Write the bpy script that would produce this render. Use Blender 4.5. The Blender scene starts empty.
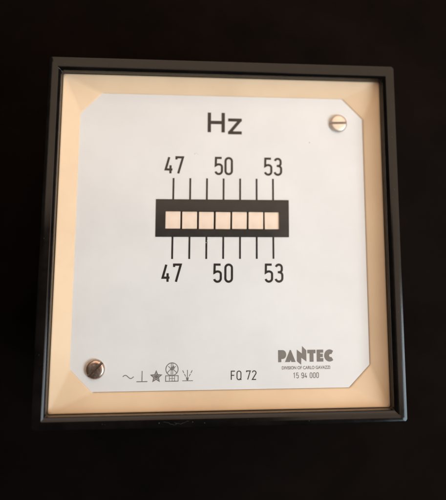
import bpy, bmesh, math, random
from mathutils import Matrix, Vector

random.seed(7)
S = 0.001                      # everything below is written in millimetres
scene = bpy.context.scene
COL = scene.collection
PI = math.pi

# ------------------------------------------------------------------ camera
cam_data = bpy.data.cameras.new("camera")
cam = bpy.data.objects.new("camera", cam_data)
COL.objects.link(cam)
R = Matrix(((0.9946033803, -0.0012416476, 0.1037428270),
            (-0.0170128237, 0.9844413983, 0.1748876703),
            (-0.1023458825, -0.1757088264, 0.9791076185)))
cam.matrix_world = Matrix.Translation(Vector((-13.4257, -9.9064, 187.9271)) * S) @ R.transposed().to_4x4()
cam_data.sensor_fit = 'VERTICAL'
cam_data.sensor_height = 24.0
cam_data.lens = 700.0 / 500.0 * 24.0
cam_data.shift_x = -25.046 / 500.0
cam_data.shift_y = -100.819 / 500.0
cam_data.clip_start = 0.01
cam_data.clip_end = 20.0
cam_data.dof.use_dof = True
cam_data.dof.focus_distance = 0.187
cam_data.dof.aperture_fstop = 5.6
scene.camera = cam

# ------------------------------------------------------------------ world + lamps
world = bpy.data.worlds.new("World")
scene.world = world
world.use_nodes = True
bg = world.node_tree.nodes["Background"]
bg.inputs["Color"].default_value = (1.0, 0.93, 0.87, 1)
bg.inputs["Strength"].default_value = 0.035


def area(name, loc, target, sx, sy, power, color, roll=0.0):
    d = bpy.data.lights.new(name, 'AREA')
    d.shape = 'RECTANGLE'
    d.size = sx
    d.size_y = sy
    d.energy = power
    d.color = color
    o = bpy.data.objects.new(name, d)
    COL.objects.link(o)
    o.location = loc
    q = (Vector(target) - Vector(loc)).to_track_quat('-Z', 'Y')
    o.rotation_euler = (q.to_matrix() @ Matrix.Rotation(roll, 3, 'Z')).to_euler()
    return o


# the broad warm room light over the meter, in two panels: its mirror image veils the upper part and the right of the pane
WARM = (1.0, 0.74, 0.55)
key = area("room_light", (0.205, 0.313, 0.42), (0.205, 0.313, 0.0), 0.72, 0.565, 3.25, WARM, roll=math.radians(-3))
key2 = area("room_side_light", (0.312, -0.048, 0.42), (0.312, -0.048, 0.0), 0.475, 0.155, 0.52, WARM, roll=math.radians(-3))
# a small cool window low on the right, seen in the bevels of the bezel
cool = area("window_light", (0.50, -0.16, 0.27), (0.0, -0.02, 0.0), 0.24, 0.20, 1.5, (0.80, 0.90, 1.0))
# cool fill added beyond the lower right corner to brighten and neutralise the dial
day_fill = area("daylight_fill", (0.56, -0.30, 0.70), (0.0, 0.0, 0.0), 0.40, 0.40, 7.4, (0.69, 0.87, 1.0))
# warm dim light from the far side of the room, low beyond the top edge
far = area("far_room_light", (0.05, 0.42, 0.22), (0.0, 0.06, 0.0), 0.60, 0.16, 0.85, (1.0, 0.78, 0.62))

scene.view_settings.view_transform = 'Standard'
scene.view_settings.look = 'None'
scene.view_settings.gamma = 1.0
scene.view_settings.exposure = 0.0
scene.cycles.max_bounces = 12
scene.cycles.transparent_max_bounces = 16


# ------------------------------------------------------------------ materials
def mat(name):
    m = bpy.data.materials.new(name)
    m.use_nodes = True
    nt = m.node_tree
    return m, nt, nt.nodes, nt.links, nt.nodes["Principled BSDF"]


def noise(nt, scale, detail=4.0, rough=0.6):
    tc = nt.nodes.new("ShaderNodeTexCoord")
    n = nt.nodes.new("ShaderNodeTexNoise")
    n.inputs["Scale"].default_value = scale
    n.inputs["Detail"].default_value = detail
    n.inputs["Roughness"].default_value = rough
    nt.links.new(tc.outputs["Object"], n.inputs["Vector"])
    return n


def ramp(nt, src, stops):
    r = nt.nodes.new("ShaderNodeValToRGB")
    els = r.color_ramp.elements
    while len(els) < len(stops):
        els.new(0.5)
    for e, (p, c) in zip(els, stops):
        e.position = p
        e.color = (*c, 1)
    nt.links.new(src, r.inputs["Fac"])
    return r


def bump(nt, src, bsdf, strength, dist):
    b = nt.nodes.new("ShaderNodeBump")
    b.inputs["Strength"].default_value = strength
    b.inputs["Distance"].default_value = dist
    nt.links.new(src, b.inputs["Height"])
    nt.links.new(b.outputs["Normal"], bsdf.inputs["Normal"])


def speckled(name, c0, c1, scale, rough, bump_scale=None, bump_strength=0.2, bump_dist=0.0001, metallic=0.0, spec=0.5,
             stops=(0.35, 0.65), rough_var=0.0):
    m, nt, N, L, b = mat(name)
    n = noise(nt, scale)
    r = ramp(nt, n.outputs["Fac"], [(stops[0], c0), (stops[1], c1)])
    L.new(r.outputs["Color"], b.inputs["Base Color"])
    b.inputs["Roughness"].default_value = rough
    b.inputs["Metallic"].default_value = metallic
    b.inputs["Specular IOR Level"].default_value = spec
    if rough_var:
        n3 = noise(nt, scale * 2.3)
        mr = N.new("ShaderNodeMapRange")
        mr.inputs["To Min"].default_value = rough - rough_var
        mr.inputs["To Max"].default_value = rough + rough_var
        L.new(n3.outputs["Fac"], mr.inputs["Value"])
        L.new(mr.outputs["Result"], b.inputs["Roughness"])
    if bump_scale:
        n2 = noise(nt, bump_scale, 3.0)
        bump(nt, n2.outputs["Fac"], b, bump_strength, bump_dist)
    return m


M_bezel = speckled("black_plastic", (0.0025, 0.002, 0.0018), (0.005, 0.004, 0.0036), 160, 0.13, 2600, 0.10, 0.00003,
                   rough_var=0.07, spec=0.24)
M_case = speckled("rear_black_plastic", (0.01, 0.01, 0.01), (0.015, 0.015, 0.015), 90, 0.5, 900, 0.2, 0.0001)
M_cream = speckled("aged_cream_plastic", (0.645, 0.475, 0.315), (0.72, 0.545, 0.37), 45, 0.5, 700, 0.12, 0.0001, spec=0.3)
M_plate = speckled("white_enamel", (0.630, 0.632, 0.640), (0.672, 0.674, 0.682), 60, 0.55, 1300, 0.10, 0.00005, spec=0.25)
M_ink = speckled("black_ink", (0.012, 0.010, 0.009), (0.022, 0.018, 0.016), 500, 0.6, spec=0.2)
M_grey_ink = speckled("grey_ink", (0.15, 0.137, 0.128), (0.175, 0.16, 0.15), 300, 0.6, spec=0.2)
M_thin_ink = speckled("faded_black_ink", (0.13, 0.118, 0.108), (0.20, 0.185, 0.17), 900, 0.6, spec=0.2)
M_type_ink = speckled("brown_black_ink", (0.04, 0.034, 0.03), (0.07, 0.06, 0.055), 900, 0.6, spec=0.2)
M_grime = speckled("slot_grime", (0.09, 0.066, 0.052), (0.15, 0.115, 0.095), 900, 0.7, spec=0.2)
M_light_grime = speckled("light_slot_grime", (0.20, 0.155, 0.12), (0.30, 0.24, 0.19), 900, 0.6, spec=0.3)
M_reed = speckled("cream_reed_paint", (0.72, 0.58, 0.47), (0.78, 0.645, 0.53), 350, 0.5, 1500, 0.15, 0.00008, spec=0.3)
M_dark = speckled("matt_black_recess", (0.006, 0.005, 0.005), (0.012, 0.010, 0.009), 300, 0.8, spec=0.15)
M_nickel = speckled("worn_nickel", (0.52, 0.455, 0.39), (0.62, 0.55, 0.48), 500, 0.48, 1800, 0.4, 0.00008, metallic=1.0,
                    rough_var=0.10)
M_tarnish = speckled("tarnished_nickel", (0.40, 0.29, 0.24), (0.60, 0.47, 0.40), 500, 0.30, 1800, 0.4, 0.00008, metallic=1.0,
                     rough_var=0.10)
M_fibre = speckled("dull_fibre", (0.035, 0.033, 0.03), (0.06, 0.057, 0.053), 900, 0.9)
M_lint = speckled("grey_lint", (0.10, 0.095, 0.09), (0.18, 0.17, 0.155), 900, 0.9)

# cloth: deep black velvet
M_cloth, nt, N, L, b = mat("black_velvet")
n1 = noise(nt, 26, 9.0, 0.75)
r1 = ramp(nt, n1.outputs["Fac"], [(0.3, (0.0030, 0.0019, 0.0015)), (0.7, (0.0062, 0.0039, 0.0031))])
L.new(r1.outputs["Color"], b.inputs["Base Color"])
b.inputs["Roughness"].default_value = 0.95
b.inputs["Specular IOR Level"].default_value = 0.02
n2 = noise(nt, 1500, 3.0)
bump(nt, n2.outputs["Fac"], b, 0.6, 0.0006)

# pane: clear sheet with a slightly hazy, old surface reflection
M_glass = bpy.data.materials.new("hazy_clear_pane")
M_glass.use_nodes = True
nt = M_glass.node_tree
nt.nodes.clear()
out = nt.nodes.new("ShaderNodeOutputMaterial")
mix = nt.nodes.new("ShaderNodeMixShader")
tr = nt.nodes.new("ShaderNodeBsdfTransparent")
tr.inputs["Color"].default_value = (0.985, 0.985, 0.98, 1)
gl = nt.nodes.new("ShaderNodeBsdfGlossy")
gl.inputs["Color"].default_value = (1, 1, 1, 1)
fr = nt.nodes.new("ShaderNodeFresnel")
fr.inputs["IOR"].default_value = 1.20
ng = noise(nt, 120, 4.0)
mr = nt.nodes.new("ShaderNodeMapRange")
mr.inputs["To Min"].default_value = 0.09
mr.inputs["To Max"].default_value = 0.16
nt.links.new(ng.outputs["Fac"], mr.inputs["Value"])
nt.links.new(mr.outputs["Result"], gl.inputs["Roughness"])
nt.links.new(fr.outputs["Fac"], mix.inputs["Fac"])
nt.links.new(tr.outputs["BSDF"], mix.inputs[1])
nt.links.new(gl.outputs["BSDF"], mix.inputs[2])
nt.links.new(mix.outputs["Shader"], out.inputs["Surface"])


# ------------------------------------------------------------------ helpers
def obj(name, bm, material, parent=None, smooth=False, bevel=0.0, segs=2):
    bmesh.ops.recalc_face_normals(bm, faces=bm.faces[:])
    me = bpy.data.meshes.new(name)
    bm.to_mesh(me)
    bm.free()
    me.transform(Matrix.Scale(S, 4))
    me.materials.append(material)
    o = bpy.data.objects.new(name, me)
    COL.objects.link(o)
    if parent is not None:
        o.parent = parent
    if smooth:
        for p in me.polygons:
            p.use_smooth = True
        try:
            me.set_sharp_from_angle(angle=math.radians(35))
        except Exception:
            pass
    if bevel:
        md = o.modifiers.new("bevel", 'BEVEL')
        md.width = bevel * S
        md.segments = segs
        md.limit_method = 'ANGLE'
        md.angle_limit = math.radians(12)
        md.harden_normals = False
    return o


def tag(o, label, cat, group=None):
    o['label'] = label
    o['category'] = cat
    if group:
        o['group'] = group


def rrect(x0, x1, y0, y1, z, r, n=6):
    pts = []
    for cx, cy, a0 in ((x1 - r, y1 - r, 0), (x0 + r, y1 - r, 90), (x0 + r, y0 + r, 180), (x1 - r, y0 + r, 270)):
        for i in range(n + 1):
            a = math.radians(a0 + 90.0 * i / n)
            pts.append((cx + r * math.cos(a), cy + r * math.sin(a), z))
    return pts


def loft(bm, loops, cap_first=False, cap_last=False, closed=False):
    vs = [[bm.verts.new(p) for p in lp] for lp in loops]
    n = len(vs[0])
    pairs = list(zip(vs, vs[1:]))
    if closed:
        pairs.append((vs[-1], vs[0]))
    for a, c in pairs:
        for i in range(n):
            bm.faces.new((a[i], a[(i + 1) % n], c[(i + 1) % n], c[i]))
    if cap_first:
        bm.faces.new(vs[0])
    if cap_last:
        bm.faces.new(vs[-1])
    return vs


def box(bm, x0, x1, y0, y1, z0, z1):
    loft(bm, [[(x0, y0, z0), (x1, y0, z0), (x1, y1, z0), (x0, y1, z0)],
              [(x0, y0, z1), (x1, y0, z1), (x1, y1, z1), (x0, y1, z1)]], True, True)


def sheet_with_hole(outer, hole, z0, z1):
    """a slab with an opening, z0 (back) to z1 (front)"""
    bm = bmesh.new()
    edges = []
    for lp in (outer, hole):
        vs = [bm.verts.new((x, y, z1)) for x, y in lp]
        edges += [bm.edges.new((vs[i], vs[(i + 1) % len(vs)])) for i in range(len(vs))]
    bmesh.ops.triangle_fill(bm, use_beauty=True, use_dissolve=False, edges=edges)
    ext = bmesh.ops.extrude_face_region(bm, geom=bm.faces[:])
    for v in [g for g in ext['geom'] if isinstance(g, bmesh.types.BMVert)]:
        v.co.z = z0
    return bm


# ---- lettering: strokes of even width, the way the dial is printed
def ribbon(bm, pts, width, z, t=0.03, closed=False):
    n = len(pts)
    P = [Vector(p) for p in pts]
    Lf, Rt = [], []
    for i in range(n):
        if closed:
            d1 = (P[i] - P[i - 1]).normalized()
            d2 = (P[(i + 1) % n] - P[i]).normalized()
        else:
            d1 = (P[i] - P[i - 1]).normalized() if i else (P[1] - P[0]).normalized()
            d2 = (P[i + 1] - P[i]).normalized() if i < n - 1 else d1
        n1, n2 = Vector((-d1.y, d1.x)), Vector((-d2.y, d2.x))
        m = n1 + n2
        m = n1 if m.length < 1e-4 else m.normalized()
        k = min(1.0 / max(0.3, m.dot(n1)), 2.2) * width / 2
        Lf.append(P[i] + m * k)
        Rt.append(P[i] - m * k)
    loops = [[(Lf[i].x, Lf[i].y, z), (Rt[i].x, Rt[i].y, z), (Rt[i].x, Rt[i].y, z - t), (Lf[i].x, Lf[i].y, z - t)]
             for i in range(n)]
    loft(bm, loops, not closed, not closed, closed)


def poly(bm, pts, z, t=0.03):
    loft(bm, [[(x, y, z - t) for x, y in pts], [(x, y, z) for x, y in pts]], True, True)


def arc(cx, cy, rx, ry, a0, a1, n=10):
    return [(cx + rx * math.cos(math.radians(a0 + (a1 - a0) * i / n)), cy + ry * math.sin(math.radians(a0 + (a1 - a0) * i / n)))
            for i in range(n + 1)]


def glyph(ch, w, h):
    """centre lines of a narrow engineer's letter in a cell w x h -> list of (points, closed)"""
    r = w / 2
    if ch == '0':
        return [(arc(r, h - r, r, r, 0, 180) + arc(r, r, r, r, 180, 360), True)]
    if ch == 'Q':
        return [(arc(r, h - r, r, r, 0, 180) + arc(r, r, r, r, 180, 360), True), ([(0.62 * w, 0.10 * h), (1.12 * w, 0)], False)]
    if ch == '1':
        return [([(0.15 * w, 0.82 * h), (0.62 * w, h), (0.62 * w, 0)], False)]
    if ch == '2':
        return [(arc(r, h - r, r, r, 170, -25, 14) + [(0.0, 0.0), (w, 0.0)], False)]
    if ch == '3':
        a, c = 0.46 * w, 0.52 * w
        top = arc(0.47 * w, h - a, a, a, 165, 0, 10) + arc(0.47 * w, 0.55 * h + a * 0.85, a, a * 0.85, 0, -90, 8)
        bot = [(0.30 * w, 0.55 * h)] + arc(0.48 * w, 0.55 * h - c * .85, c, c * .85, 90, 0, 8) + arc(0.48 * w, c, c, c, 0, -168, 14)
        return [(top + [(0.30 * w, 0.55 * h)], False), (bot, False)]
    if ch == '4':
        return [([(0.52 * w, h), (0.0, 0.24 * h), (1.04 * w, 0.24 * h)], False), ([(0.74 * w, 0.50 * h), (0.74 * w, 0)], False)]
    if ch == '5':
        a = 0.5 * w
        return [([(0.96 * w, h), (0.06 * w, h), (0.03 * w, 0.53 * h)] + arc(a, 0.60 * h - a * .8, a, a * .8, 125, 0, 10)
                 + arc(a, a, a, a, 0, -168, 14), False)]
    if ch == '7':
        return [([(0.0, 0.86 * h), (0.0, h), (w, h), (0.30 * w, 0)], False)]
    if ch == '9':
        return [(arc(r, h - r, r, r, 0, 180) + arc(r, 0.42 * h + r, r, r, 180, 360), True),
                ([(w, h - r), (w, r)] + arc(r, r, r, r, 0, -165, 12), False)]
    if ch == 'F':
        return [([(w, h), (0, h), (0, 0)], False), ([(0, 0.52 * h), (0.82 * w, 0.52 * h)], False)]
    if ch == 'H':
        return [([(0, 0), (0, h)], False), ([(w, 0), (w, h)], False), ([(0, 0.5 * h), (w, 0.5 * h)], False)]
    if ch == 'z':
        e = 0.4
        return [([(-e, h), (w + e, h)], False), ([(-e, 0), (w + e, 0)], False), ([(w - 0.02, h), (0.02, 0)], False)]
    return []


def letter(bm, ch, x0, x1, y0, y1, sw, z):
    """the letter's ink fills the box x0..x1, y0..y1"""
    w, h = (x1 - x0) - sw, (y1 - y0) - sw
    for k, (pts, cl) in enumerate(glyph(ch, w, h)):
        ribbon(bm, [(x0 + sw / 2 + px, y0 + sw / 2 + py) for px, py in pts], sw, z + 0.004 * k, closed=cl)


# ------------------------------------------------------------------ the surface
bm = bmesh.new()
nx = 90
size = 520.0
grid = [[None] * (nx + 1) for _ in range(nx + 1)]
for i in range(nx + 1):
    for j in range(nx + 1):
        x = -size / 2 + size * i / nx
        y = -size / 2 + size * j / nx
        d = max(abs(x), abs(y)) - 46
        lift = max(0.0, min(1.0, d / 40.0))
        z = -60.0 + lift * (1.4 * math.sin(0.035 * x + 0.02 * y + 1.0) + 1.1 * math.sin(0.05 * y - 0.027 * x)
                            + 0.5 * math.sin(0.11 * x + 0.07 * y))
        z -= 0.42 * max(0.0, math.sqrt((math.hypot(x, y) - 62) ** 2 + 60) - 7.7) if math.hypot(x, y) > 62 else 0.0
        grid[i][j] = bm.verts.new((x, y, z))
for i in range(nx):
    for j in range(nx):
        bm.faces.new((grid[i][j], grid[i + 1][j], grid[i + 1][j + 1], grid[i][j + 1]))
cloth = obj("ground", bm, M_cloth, smooth=True)
cloth['kind'] = 'structure'
cloth['label'] = 'plain black velvet cloth the meter lies on'

# ------------------------------------------------------------------ the meter
meter = bpy.data.objects.new("frequency_meter", None)
COL.objects.link(meter)
meter.location = (0, 0, -0.060)
UP = 60.0
tag(meter, 'square black panel meter with cream surround and white Hz dial on black cloth', 'meter')


def part(name, bm, m, parent=meter, **k):
    """a mesh written in dial coordinates (front rim at z = 0)"""
    if parent is meter:
        bmesh.ops.translate(bm, verts=bm.verts[:], vec=(0, 0, UP))
    else:
        bmesh.ops.translate(bm, verts=bm.verts[:], vec=(0, 0, UP))
    return obj(name, bm, m, parent, **k)


# bezel: swept profile with mitred corners
bm = bmesh.new()
X0, X1, Y0, Y1 = -48.35, 48.40, -48.35, 48.75
prof = []
for inset, z, r in ((1.2, -9.0, 1.2), (0.25, -9.0, 1.4), (0.0, -8.7, 1.5), (0.0, -0.60, 1.2), (0.04, -0.36, 1.15),
                    (0.12, -0.16, 1.05), (0.24, -0.04, 0.9), (0.38, 0.0, 0.75)):
    prof.append(rrect(X0 + inset, X1 - inset, Y0 + inset, Y1 - inset, z, r))
for hx, y0, y1, z, r in ((45.80, -46.20, 45.72, 0.0, 0.15), (45.70, -46.10, 45.62, -0.04, 0.15), (45.06, -45.34, 45.12, -0.56, 0.15),
                         (44.97, -45.18, 45.04, -0.75, 0.2), (44.92, -45.12, 45.0, -3.4, 0.7), (44.90, -45.10, 44.98, -9.0, 0.7)):
    prof.append(rrect(-hx, hx, y0, y1, z, r))
loft(bm, prof, closed=True)
bezel = part("bezel", bm, M_bezel, smooth=True)

# case behind the bezel, resting on the cloth
bm = bmesh.new()
loft(bm, [rrect(-43.5, 43.5, -43.5, 43.5, -9.02, 3.0), rrect(-43.5, 43.5, -43.5, 43.5, -58.6, 3.0),
          rrect(-42.3, 42.3, -42.3, 42.3, -59.9, 2.4)], True, True)
part("rear_case", bm, M_case, smooth=True)

# cream surround: four slopes and four corner facets running down to the eight-sided plate
PH, CH = 40.2, 5.9
octo = [(-PH, PH - CH), (-PH + CH, PH), (PH - CH, PH), (PH, PH - CH), (PH, -PH + CH), (PH - CH, -PH), (-PH + CH, -PH), (-PH, -PH + CH)]
octo_out = [(x * 0.9995 + 0.13, y * 0.9995 - 0.06) for x, y in octo]
bm = bmesh.new()
cq = [(-44.88, 44.96), (44.88, 44.96), (44.88, -45.08), (-44.88, -45.08)]
ct = [bm.verts.new((x, y, -3.62)) for x, y in cq]
cb = [bm.verts.new((x, y, -7.3)) for x, y in cq]
ot = [bm.verts.new((x, y, -6.36)) for x, y in octo_out]
ob = [bm.verts.new((x, y, -7.3)) for x, y in octo_out]
corner_of = [0, 0, 1, 1, 2, 2, 3, 3]
for k in range(4):
    a, c = ct[k], ct[(k + 1) % 4]
    bm.faces.new((a, c, ot[(2 * k + 2) % 8], ot[2 * k + 1]))
    bm.faces.new((a, ot[2 * k + 1], ot[2 * k]))
    bm.faces.new((a, c, cb[(k + 1) % 4], cb[k]))
    bm.faces.new((cb[k], cb[(k + 1) % 4], ob[(2 * k + 2) % 8], ob[2 * k + 1]))
    bm.faces.new((cb[k], ob[2 * k + 1], ob[2 * k]))
for k in range(8):
    bm.faces.new((ot[k], ot[(k + 1) % 8], ob[(k + 1) % 8], ob[k]))
part("dial_surround", bm, M_cream, bevel=0.45, segs=3)

# dial plate, with the opening for the reeds
ZP = -6.5
hole = [(-16.12, 2.18), (15.74, 2.18), (15.74, 7.42), (-16.12, 7.42)]
plate = part("dial_plate", sheet_with_hole(octo, hole, ZP - 0.7, ZP), M_plate)

ZI = ZP + 0.035
# black bar round the reeds
bar = [(-18.62, 0.18), (18.34, 0.22), (18.38, 10.58), (-18.66, 10.52)]
hole2 = [(-16.0, 2.30), (15.62, 2.30), (15.62, 7.32), (-16.0, 7.32)]
window = part("reed_window", sheet_with_hole(bar, hole2, ZP + 0.004, ZP + 0.16), M_ink)
bm = bmesh.new()     # the dark chamber behind
x0, x1, y0, y1 = -16.6, 16.2, 1.7, 7.9
loft(bm, [[(x0, y0, ZP - 0.72), (x1, y0, ZP - 0.72), (x1, y1, ZP - 0.72), (x0, y1, ZP - 0.72)],
          [(x0, y0, ZP - 6), (x1, y0, ZP - 6), (x1, y1, ZP - 6), (x0, y1, ZP - 6)]], False, True)
part("reed_chamber", bm, M_dark, window)
reed0 = None
for k in range(7):
    cx = -13.95 + 4.60 * k
    if k == 0:
        bm = bmesh.new()
        # a white painted flag folded over at the end of its spring blade
        loft(bm, [rrect(-2.05, 2.05, 2.44, 7.22, ZP - 0.62, 0.12, 2), rrect(-2.05, 2.05, 2.44, 7.22, ZP - 0.24, 0.12, 2),
                  rrect(-1.97, 1.97, 2.53, 7.13, ZP - 0.16, 0.12, 2)], True, True)
        box(bm, -1.1, 1.1, 4.5, 4.8, ZP - 5.6, ZP - 0.62)
        reed0 = part("reed", bm, M_reed, window)
        reed0.location.x = cx * S
    else:
        c = reed0.copy()
        COL.objects.link(c)
        c.parent = window
        c.location.x = cx * S
        c.location.y = random.uniform(-0.09, 0.09) * S
        c.location.z = random.uniform(-0.12, 0.0) * S
        c.rotation_euler.z = math.radians(random.uniform(-0.5, 0.5))

# scale marks
bm = bmesh.new()
for k in range(7):
    x = -13.95 + 4.65 * k
    ribbon(bm, [(x, 16.46 + 0.02 * k), (x, 10.40)], 0.52, ZI)
    ribbon(bm, [(x - 0.02, 0.35), (x - 0.02, -5.83 + 0.015 * k)], 0.52, ZI)
part("scale_marks", bm, M_ink, plate)

# numerals
for y0, y1, tab in ((17.45, 22.65, ((('4', -16.5), ('7', -13.55)), (('5', -2.6), ('0', 0.2)), (('5', 11.4), ('3', 14.2)))),
                    (-12.25, -7.02, ((('4', -16.75), ('7', -13.7)), (('5', -2.75), ('0', 0.3)), (('5', 11.4), ('3', 14.25))))):
    for pair in tab:
        bm = bmesh.new()
        for ch, x in pair:
            letter(bm, ch, x, x + 2.42, y0, y1, 0.62, ZI)
        part("scale_numeral", bm, M_ink, plate)

# Hz
bm = bmesh.new()
letter(bm, 'H', -4.62, 0.28, 29.2, 35.86, 0.96, ZI)
letter(bm, 'z', 1.15, 5.15, 29.2, 33.8, 0.88, ZI)
part("unit_lettering", bm, M_ink, plate)

# type lettering
bm = bmesh.new()
for ch, a, c in (('F', 2.18, 3.42), ('Q', 3.72, 5.05), ('7', 6.30, 7.55), ('2', 7.84, 9.12)):
    letter(bm, ch, a, c, -37.85, -35.36, 0.27, ZI)
part("type_lettering", bm, M_type_ink, plate)

# serial number
bm = bmesh.new()
x = 18.98
for ch in '15 94 000':
    if ch == ' ':
        x += 0.52
        continue
    letter(bm, ch, x, x + 0.74, -37.62, -36.12, 0.19, ZI)
    x += 0.89
part("serial_lettering", bm, M_grey_ink, plate)

# maker's name: heavy geometric capitals, the N a tall lightning stroke
bm = bmesh.new()
U, T0, T1 = 15.0, -33.35, -30.2
hh = T1 - T0


def P(px, py):
    return (U + px, T0 + py * hh)


def solid(pts):
    poly(bm, [P(a, c) for a, c in pts], ZI)


# P
bowl = [P(0.0, 1.0)] + [(U + 1.22 + 1.0 * math.cos(math.radians(a)), T0 + hh * 0.63 + hh * 0.37 * math.sin(math.radians(a)))
                        for a in range(90, -91, -15)] + [P(0.88, 0.26), P(0.88, 0.0), P(0.0, 0.0)]
poly(bm, bowl, ZI)
# A
solid([(1.86, 0.0), (3.20, 1.0), (3.50, 1.0), (4.80, 0.0), (3.62, 0.0), (3.42, 0.16), (3.22, 0.0)])
# N with its lightning diagonal
solid([(5.12, 1.03), (6.52, 0.70), (6.58, 1.32), (7.75, 0.96), (7.75, 0.02), (6.36, 0.34), (6.30, -0.24), (5.12, 0.06)])
# T
solid([(8.02, 1.0), (10.28, 1.0), (10.28, 0.70), (9.72, 0.70), (9.72, 0.0), (8.62, 0.0), (8.62, 0.70), (8.02, 0.70)])
# E
solid([(10.58, 0.0), (10.58, 1.0), (12.42, 1.0), (12.42, 0.74), (11.55, 0.74), (11.55, 0.66), (12.30, 0.66), (12.30, 0.37),
       (11.55, 0.37), (11.55, 0.29), (12.42, 0.29), (12.42, 0.0)])
# C
cc = (U + 14.15, T0 + hh * 0.5)
outer_c = [(cc[0] + 1.50 * math.cos(math.radians(a)), cc[1] + hh * 0.51 * math.sin(math.radians(a))) for a in range(48, 313, 12)]
inner_c = [(cc[0] + 0.30 + 0.42 * math.cos(math.radians(a)), cc[1] + hh * 0.13 * math.sin(math.radians(a))) for a in range(300, 59, -20)]
poly(bm, outer_c + inner_c, ZI)
part("maker_lettering", bm, M_grey_ink, plate)


def small_text(name, body, x0, x1, y0, y1, m, parent):
    cu = bpy.data.curves.new(name, 'FONT')
    cu.body = body
    cu.extrude = 0.01
    cu.offset = 0.02
    tmp = bpy.data.objects.new(name + "_source", cu)
    COL.objects.link(tmp)
    bpy.context.view_layer.update()
    me = bpy.data.meshes.new_from_object(tmp.evaluated_get(bpy.context.evaluated_depsgraph_get()))
    bpy.data.objects.remove(tmp)
    xs = [v.co.x for v in me.vertices]
    ys = [v.co.y for v in me.vertices]
    sx = (x1 - x0) / (max(xs) - min(xs))
    sy = (y1 - y0) / (max(ys) - min(ys))
    for v in me.vertices:
        v.co = (x0 + (v.co.x - min(xs)) * sx, y0 + (v.co.y - min(ys)) * sy, ZI + (0.0 if v.co.z > 0 else -0.03))
    b2 = bmesh.new()
    b2.from_mesh(me)
    bpy.data.meshes.remove(me)
    return part(name, b2, m, parent)


small_text("division_lettering", "DIVISION OF CARLO GAVAZZI", 16.0, 29.25, -35.28, -34.42, M_thin_ink, plate)

# dial symbols
bm = bmesh.new()
sw = 0.22
ribbon(bm, [(-26.34 + 2.85 * i / 16, -36.55 + 0.42 * math.sin(2 * PI * i / 16 + 0.15)) for i in range(17)], sw, ZI)
ribbon(bm, [(-21.32, -35.1), (-21.32, -37.74)], sw, ZI)
ribbon(bm, [(-22.76, -37.80), (-19.88, -37.80)], sw, ZI + 0.004)
star = []
for k in range(10):
    rr = 1.40 if k % 2 == 0 else 0.62
    a = math.radians(90 + 36 * k)
    star.append((-17.62 + rr * math.cos(a), -36.62 + rr * math.sin(a)))
ribbon(bm, star, 0.30, ZI, closed=True)
poly(bm, [(-17.62 + (x + 17.62) * 0.62, -36.62 + (y + 36.62) * 0.62) for x, y in star], ZI + 0.004)
cx, cy, cr = -13.48, -34.75, 1.62
ribbon(bm, arc(cx, cy, cr, cr, 0, 348, 29), 0.22, ZI, closed=True)
ribbon(bm, [(cx - 0.20, cy + 1.5), (cx - 0.20, cy - 1.6)], 0.16, ZI + 0.004)
ribbon(bm, [(cx + 0.22, cy + 1.5), (cx + 0.22, cy - 1.6)], 0.16, ZI + 0.004)
ribbon(bm, [(cx - 1.25, cy - 0.9), (cx - 0.2, cy + 0.1), (cx - 1.0, cy + 0.75)], 0.18, ZI + 0.008)
ribbon(bm, [(cx + 1.25, cy - 0.9), (cx + 0.2, cy + 0.1), (cx + 1.0, cy + 0.75)], 0.18, ZI + 0.008)
poly(bm, [(cx - 0.55, cy + 0.0), (cx + 0.05, cy - 0.35), (cx + 0.75, cy + 0.25), (cx + 0.45, cy + 0.95), (cx - 0.1, cy + 0.55)], ZI + 0.012)
bx0, bx1, by0, by1 = -15.12, -11.82, -37.82, -36.42
ribbon(bm, [(bx0, by0), (bx1, by0), (bx1, by1), (bx0, by1)], 0.20, ZI + 0.002, closed=True)
for q in (0.30, 0.52, 0.72):
    ribbon(bm, [(bx0 + q * (bx1 - bx0), by0 + 0.1), (bx0 + q * (bx1 - bx0), by1 - 0.1)], 0.15, ZI + 0.006)
ribbon(bm, [(bx0 + 1.0, -37.12), (bx1 - 1.0, -37.12)], 0.15, ZI + 0.009)
ribbon(bm, [(-10.72, -37.76), (-7.92, -37.76)], 0.17, ZI)
ribbon(bm, [(-9.38, -35.0), (-9.38, -37.7)], 0.19, ZI + 0.004)
for sgn in (-1, 1):
    for a, c in ((0.0, 0.26), (0.36, 0.62), (0.72, 1.0)):
        ribbon(bm, [(-9.38 + sgn * 1.28 * a, -37.5 + 2.4 * a), (-9.38 + sgn * 1.28 * c, -37.5 + 2.4 * c)], 0.18, ZI + 0.008)
poly(bm, [(-9.38 + 0.32 * math.cos(2 * PI * k / 12), -37.3 + 0.34 * math.sin(2 * PI * k / 12)) for k in range(12)], ZI + 0.012)
part("dial_symbols", bm, M_thin_ink, plate)


# screws: slotted heads
def screw(cx, cy, ang, r, m, label, slot_m):
    bm = bmesh.new()
    g = 0.34
    H0, H1 = 0.0, 1.15
    for sgn in (1, -1):
        loops = []
        for rad, z in ((r, H0), (r, H1 - 0.62), (r * 0.965, H1 - 0.36), (r * 0.89, H1 - 0.14), (r * 0.78, H1 - 0.03), (r * 0.60, H1)):
            a0 = math.degrees(math.asin(g / rad))
            loops.append([(px, sgn * py, z) for px, py in arc(0, 0, rad, rad, a0, 180 - a0, 28)])
        loft(bm, loops, True, True)
    o = obj("screw", bm, m, meter, smooth=True)
    o.location = Vector((cx, cy, UP + ZP + 0.01)) * S
    o.rotation_euler = (0, 0, math.radians(ang))
    o['label'] = label
    bm = bmesh.new()
    loft(bm, [[(x, y, 0.02) for x, y in arc(0, 0, r * 0.97, r * 0.97, 0, 345, 23)],
              [(x, y, 0.55) for x, y in arc(0, 0, r * 0.97, r * 0.97, 0, 345, 23)]], True, True)
    obj("screw_slot", bm, slot_m, o)
    return o


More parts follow.
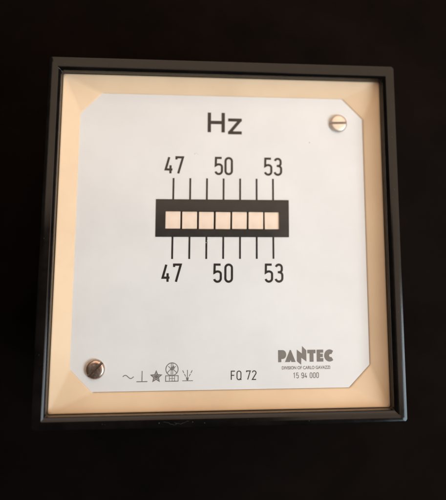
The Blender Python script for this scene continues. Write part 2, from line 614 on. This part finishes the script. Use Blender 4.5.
screw(33.05, 32.9, 2, 2.55, M_nickel, 'bright nickel slotted screw in upper right of dial', M_light_grime)
screw(-33.55, -34.45, 44, 2.55, M_tarnish, 'tarnished brown slotted screw in lower left of dial', M_grime)

# clear pane, set into the bezel just above the surround
bm = bmesh.new()
box(bm, -45.4, 45.4, -45.6, 45.5, -3.50, -2.3)
part("glass_pane", bm, M_glass)


# ------------------------------------------------------------------ lint and dust
def tube(bm, pts, r, n=6):
    loops = []
    for i, p in enumerate(pts):
        a = Vector(pts[max(0, i - 1)])
        c = Vector(pts[min(len(pts) - 1, i + 1)])
        d = (c - a).normalized()
        u = d.cross(Vector((0.3, 0.2, 1))).normalized()
        v = d.cross(u)
        loops.append([tuple(Vector(p) + u * r * math.cos(2 * PI * k / n) + v * r * math.sin(2 * PI * k / n)) for k in range(n)])
    loft(bm, loops, True, True)


bm = bmesh.new()
for x0, y0, ln, ph, sl in ((-15.4, -46.9, 3.4, 0.3, -0.14), (-12.6, -47.2, 3.6, 2.0, 0.10)):
    path = []
    for i in range(15):
        t = i / 14
        path.append((x0 + ln * t, y0 + sl * ln * t + 0.22 * math.sin(ph + t * 6.2) + 0.08 * math.sin(t * 21 + ph),
                     0.06 + 0.16 * abs(math.sin(t * 4 + ph))))
    tube(bm, path, 0.02)
lint = obj("lint_fibre", bm, M_fibre, smooth=True)
tag(lint, 'thin grey lint fibres curled on the lower rim of the black bezel', 'lint')

bm = bmesh.new()


def fleck(x, y, z, r):
    n = 6
    pts = []
    for k in range(n):
        rr = r * random.uniform(0.6, 1.2)
        a = 2 * PI * k / n
        pts.append((x + rr * math.cos(a), y + rr * math.sin(a)))
    loft(bm, [[(px, py, z) for px, py in pts], [(x + (px - x) * .6, y + (py - y) * .6, z + r * 0.8) for px, py in pts]], True, True)


for x, y, r in ((46.9, 28.0, 0.12), (47.0, 13.2, 0.13), (46.5, 11.0, 0.09), (47.2, 36.5, 0.08), (-5.0, -47.2, 0.1), (-16.5, -47.0, 0.14),
                (-8.0, -46.9, 0.13), (22.0, -47.3, 0.08), (46.8, -20.0, 0.08), (-47.0, -30.0, 0.07), (-30.0, -47.1, 0.07)):
    fleck(x, y, 0.0, r * 0.75)
for k in range(16):
    side = random.random()
    if side < 0.5:
        fleck(random.uniform(-46, 46), random.choice((-47.0, 47.0)) + random.uniform(-0.5, 0.5), 0.0, random.uniform(0.03, 0.07))
    else:
        fleck(random.choice((-46.9, 46.9)) + random.uniform(-0.5, 0.5), random.uniform(-46, 46), 0.0, random.uniform(0.03, 0.07))
for x, y, r in ((-17.0, 3.1, 0.16), (-16.4, 2.7, 0.13), (-16.0, 7.6, 0.15), (-16.7, 8.0, 0.10), (18.2, 8.3, 0.16), (14.4, 7.4, 0.12),
                (-15.2, 1.1, 0.11), (-12.6, 1.4, 0.12), (-9.4, 0.9, 0.13), (-5.4, 1.3, 0.10), (-2.0, 1.0, 0.10), (3.5, 0.8, 0.08)):
    fleck(x, y, ZP + 0.16, r * 0.6)
for x, y, r in ((24.6, 27.2, 0.13), (-8.2, 23.4, 0.12), (-7.7, 23.6, 0.10), (-7.3, 23.3, 0.07), (31.0, 5.0, 0.06), (-25.0, -12.0, 0.06),
                (9.0, -22.0, 0.05), (-33.0, 18.0, 0.06)):
    fleck(x, y, ZP, r)
dust = obj("dust", bm, M_lint)
dust['kind'] = 'stuff'
dust['label'] = 'pale dust specks scattered on the bezel rim and dial'

# small chip in the paint of the third lower scale mark
bm = bmesh.new()
for x, y, r in ((-4.35, -0.9, 0.22), (-4.75, -1.35, 0.15), (-4.2, -0.4, 0.12)):
    fleck(x, y, ZI, r * 0.9)
part("paint_chip", bm, M_plate, plate)
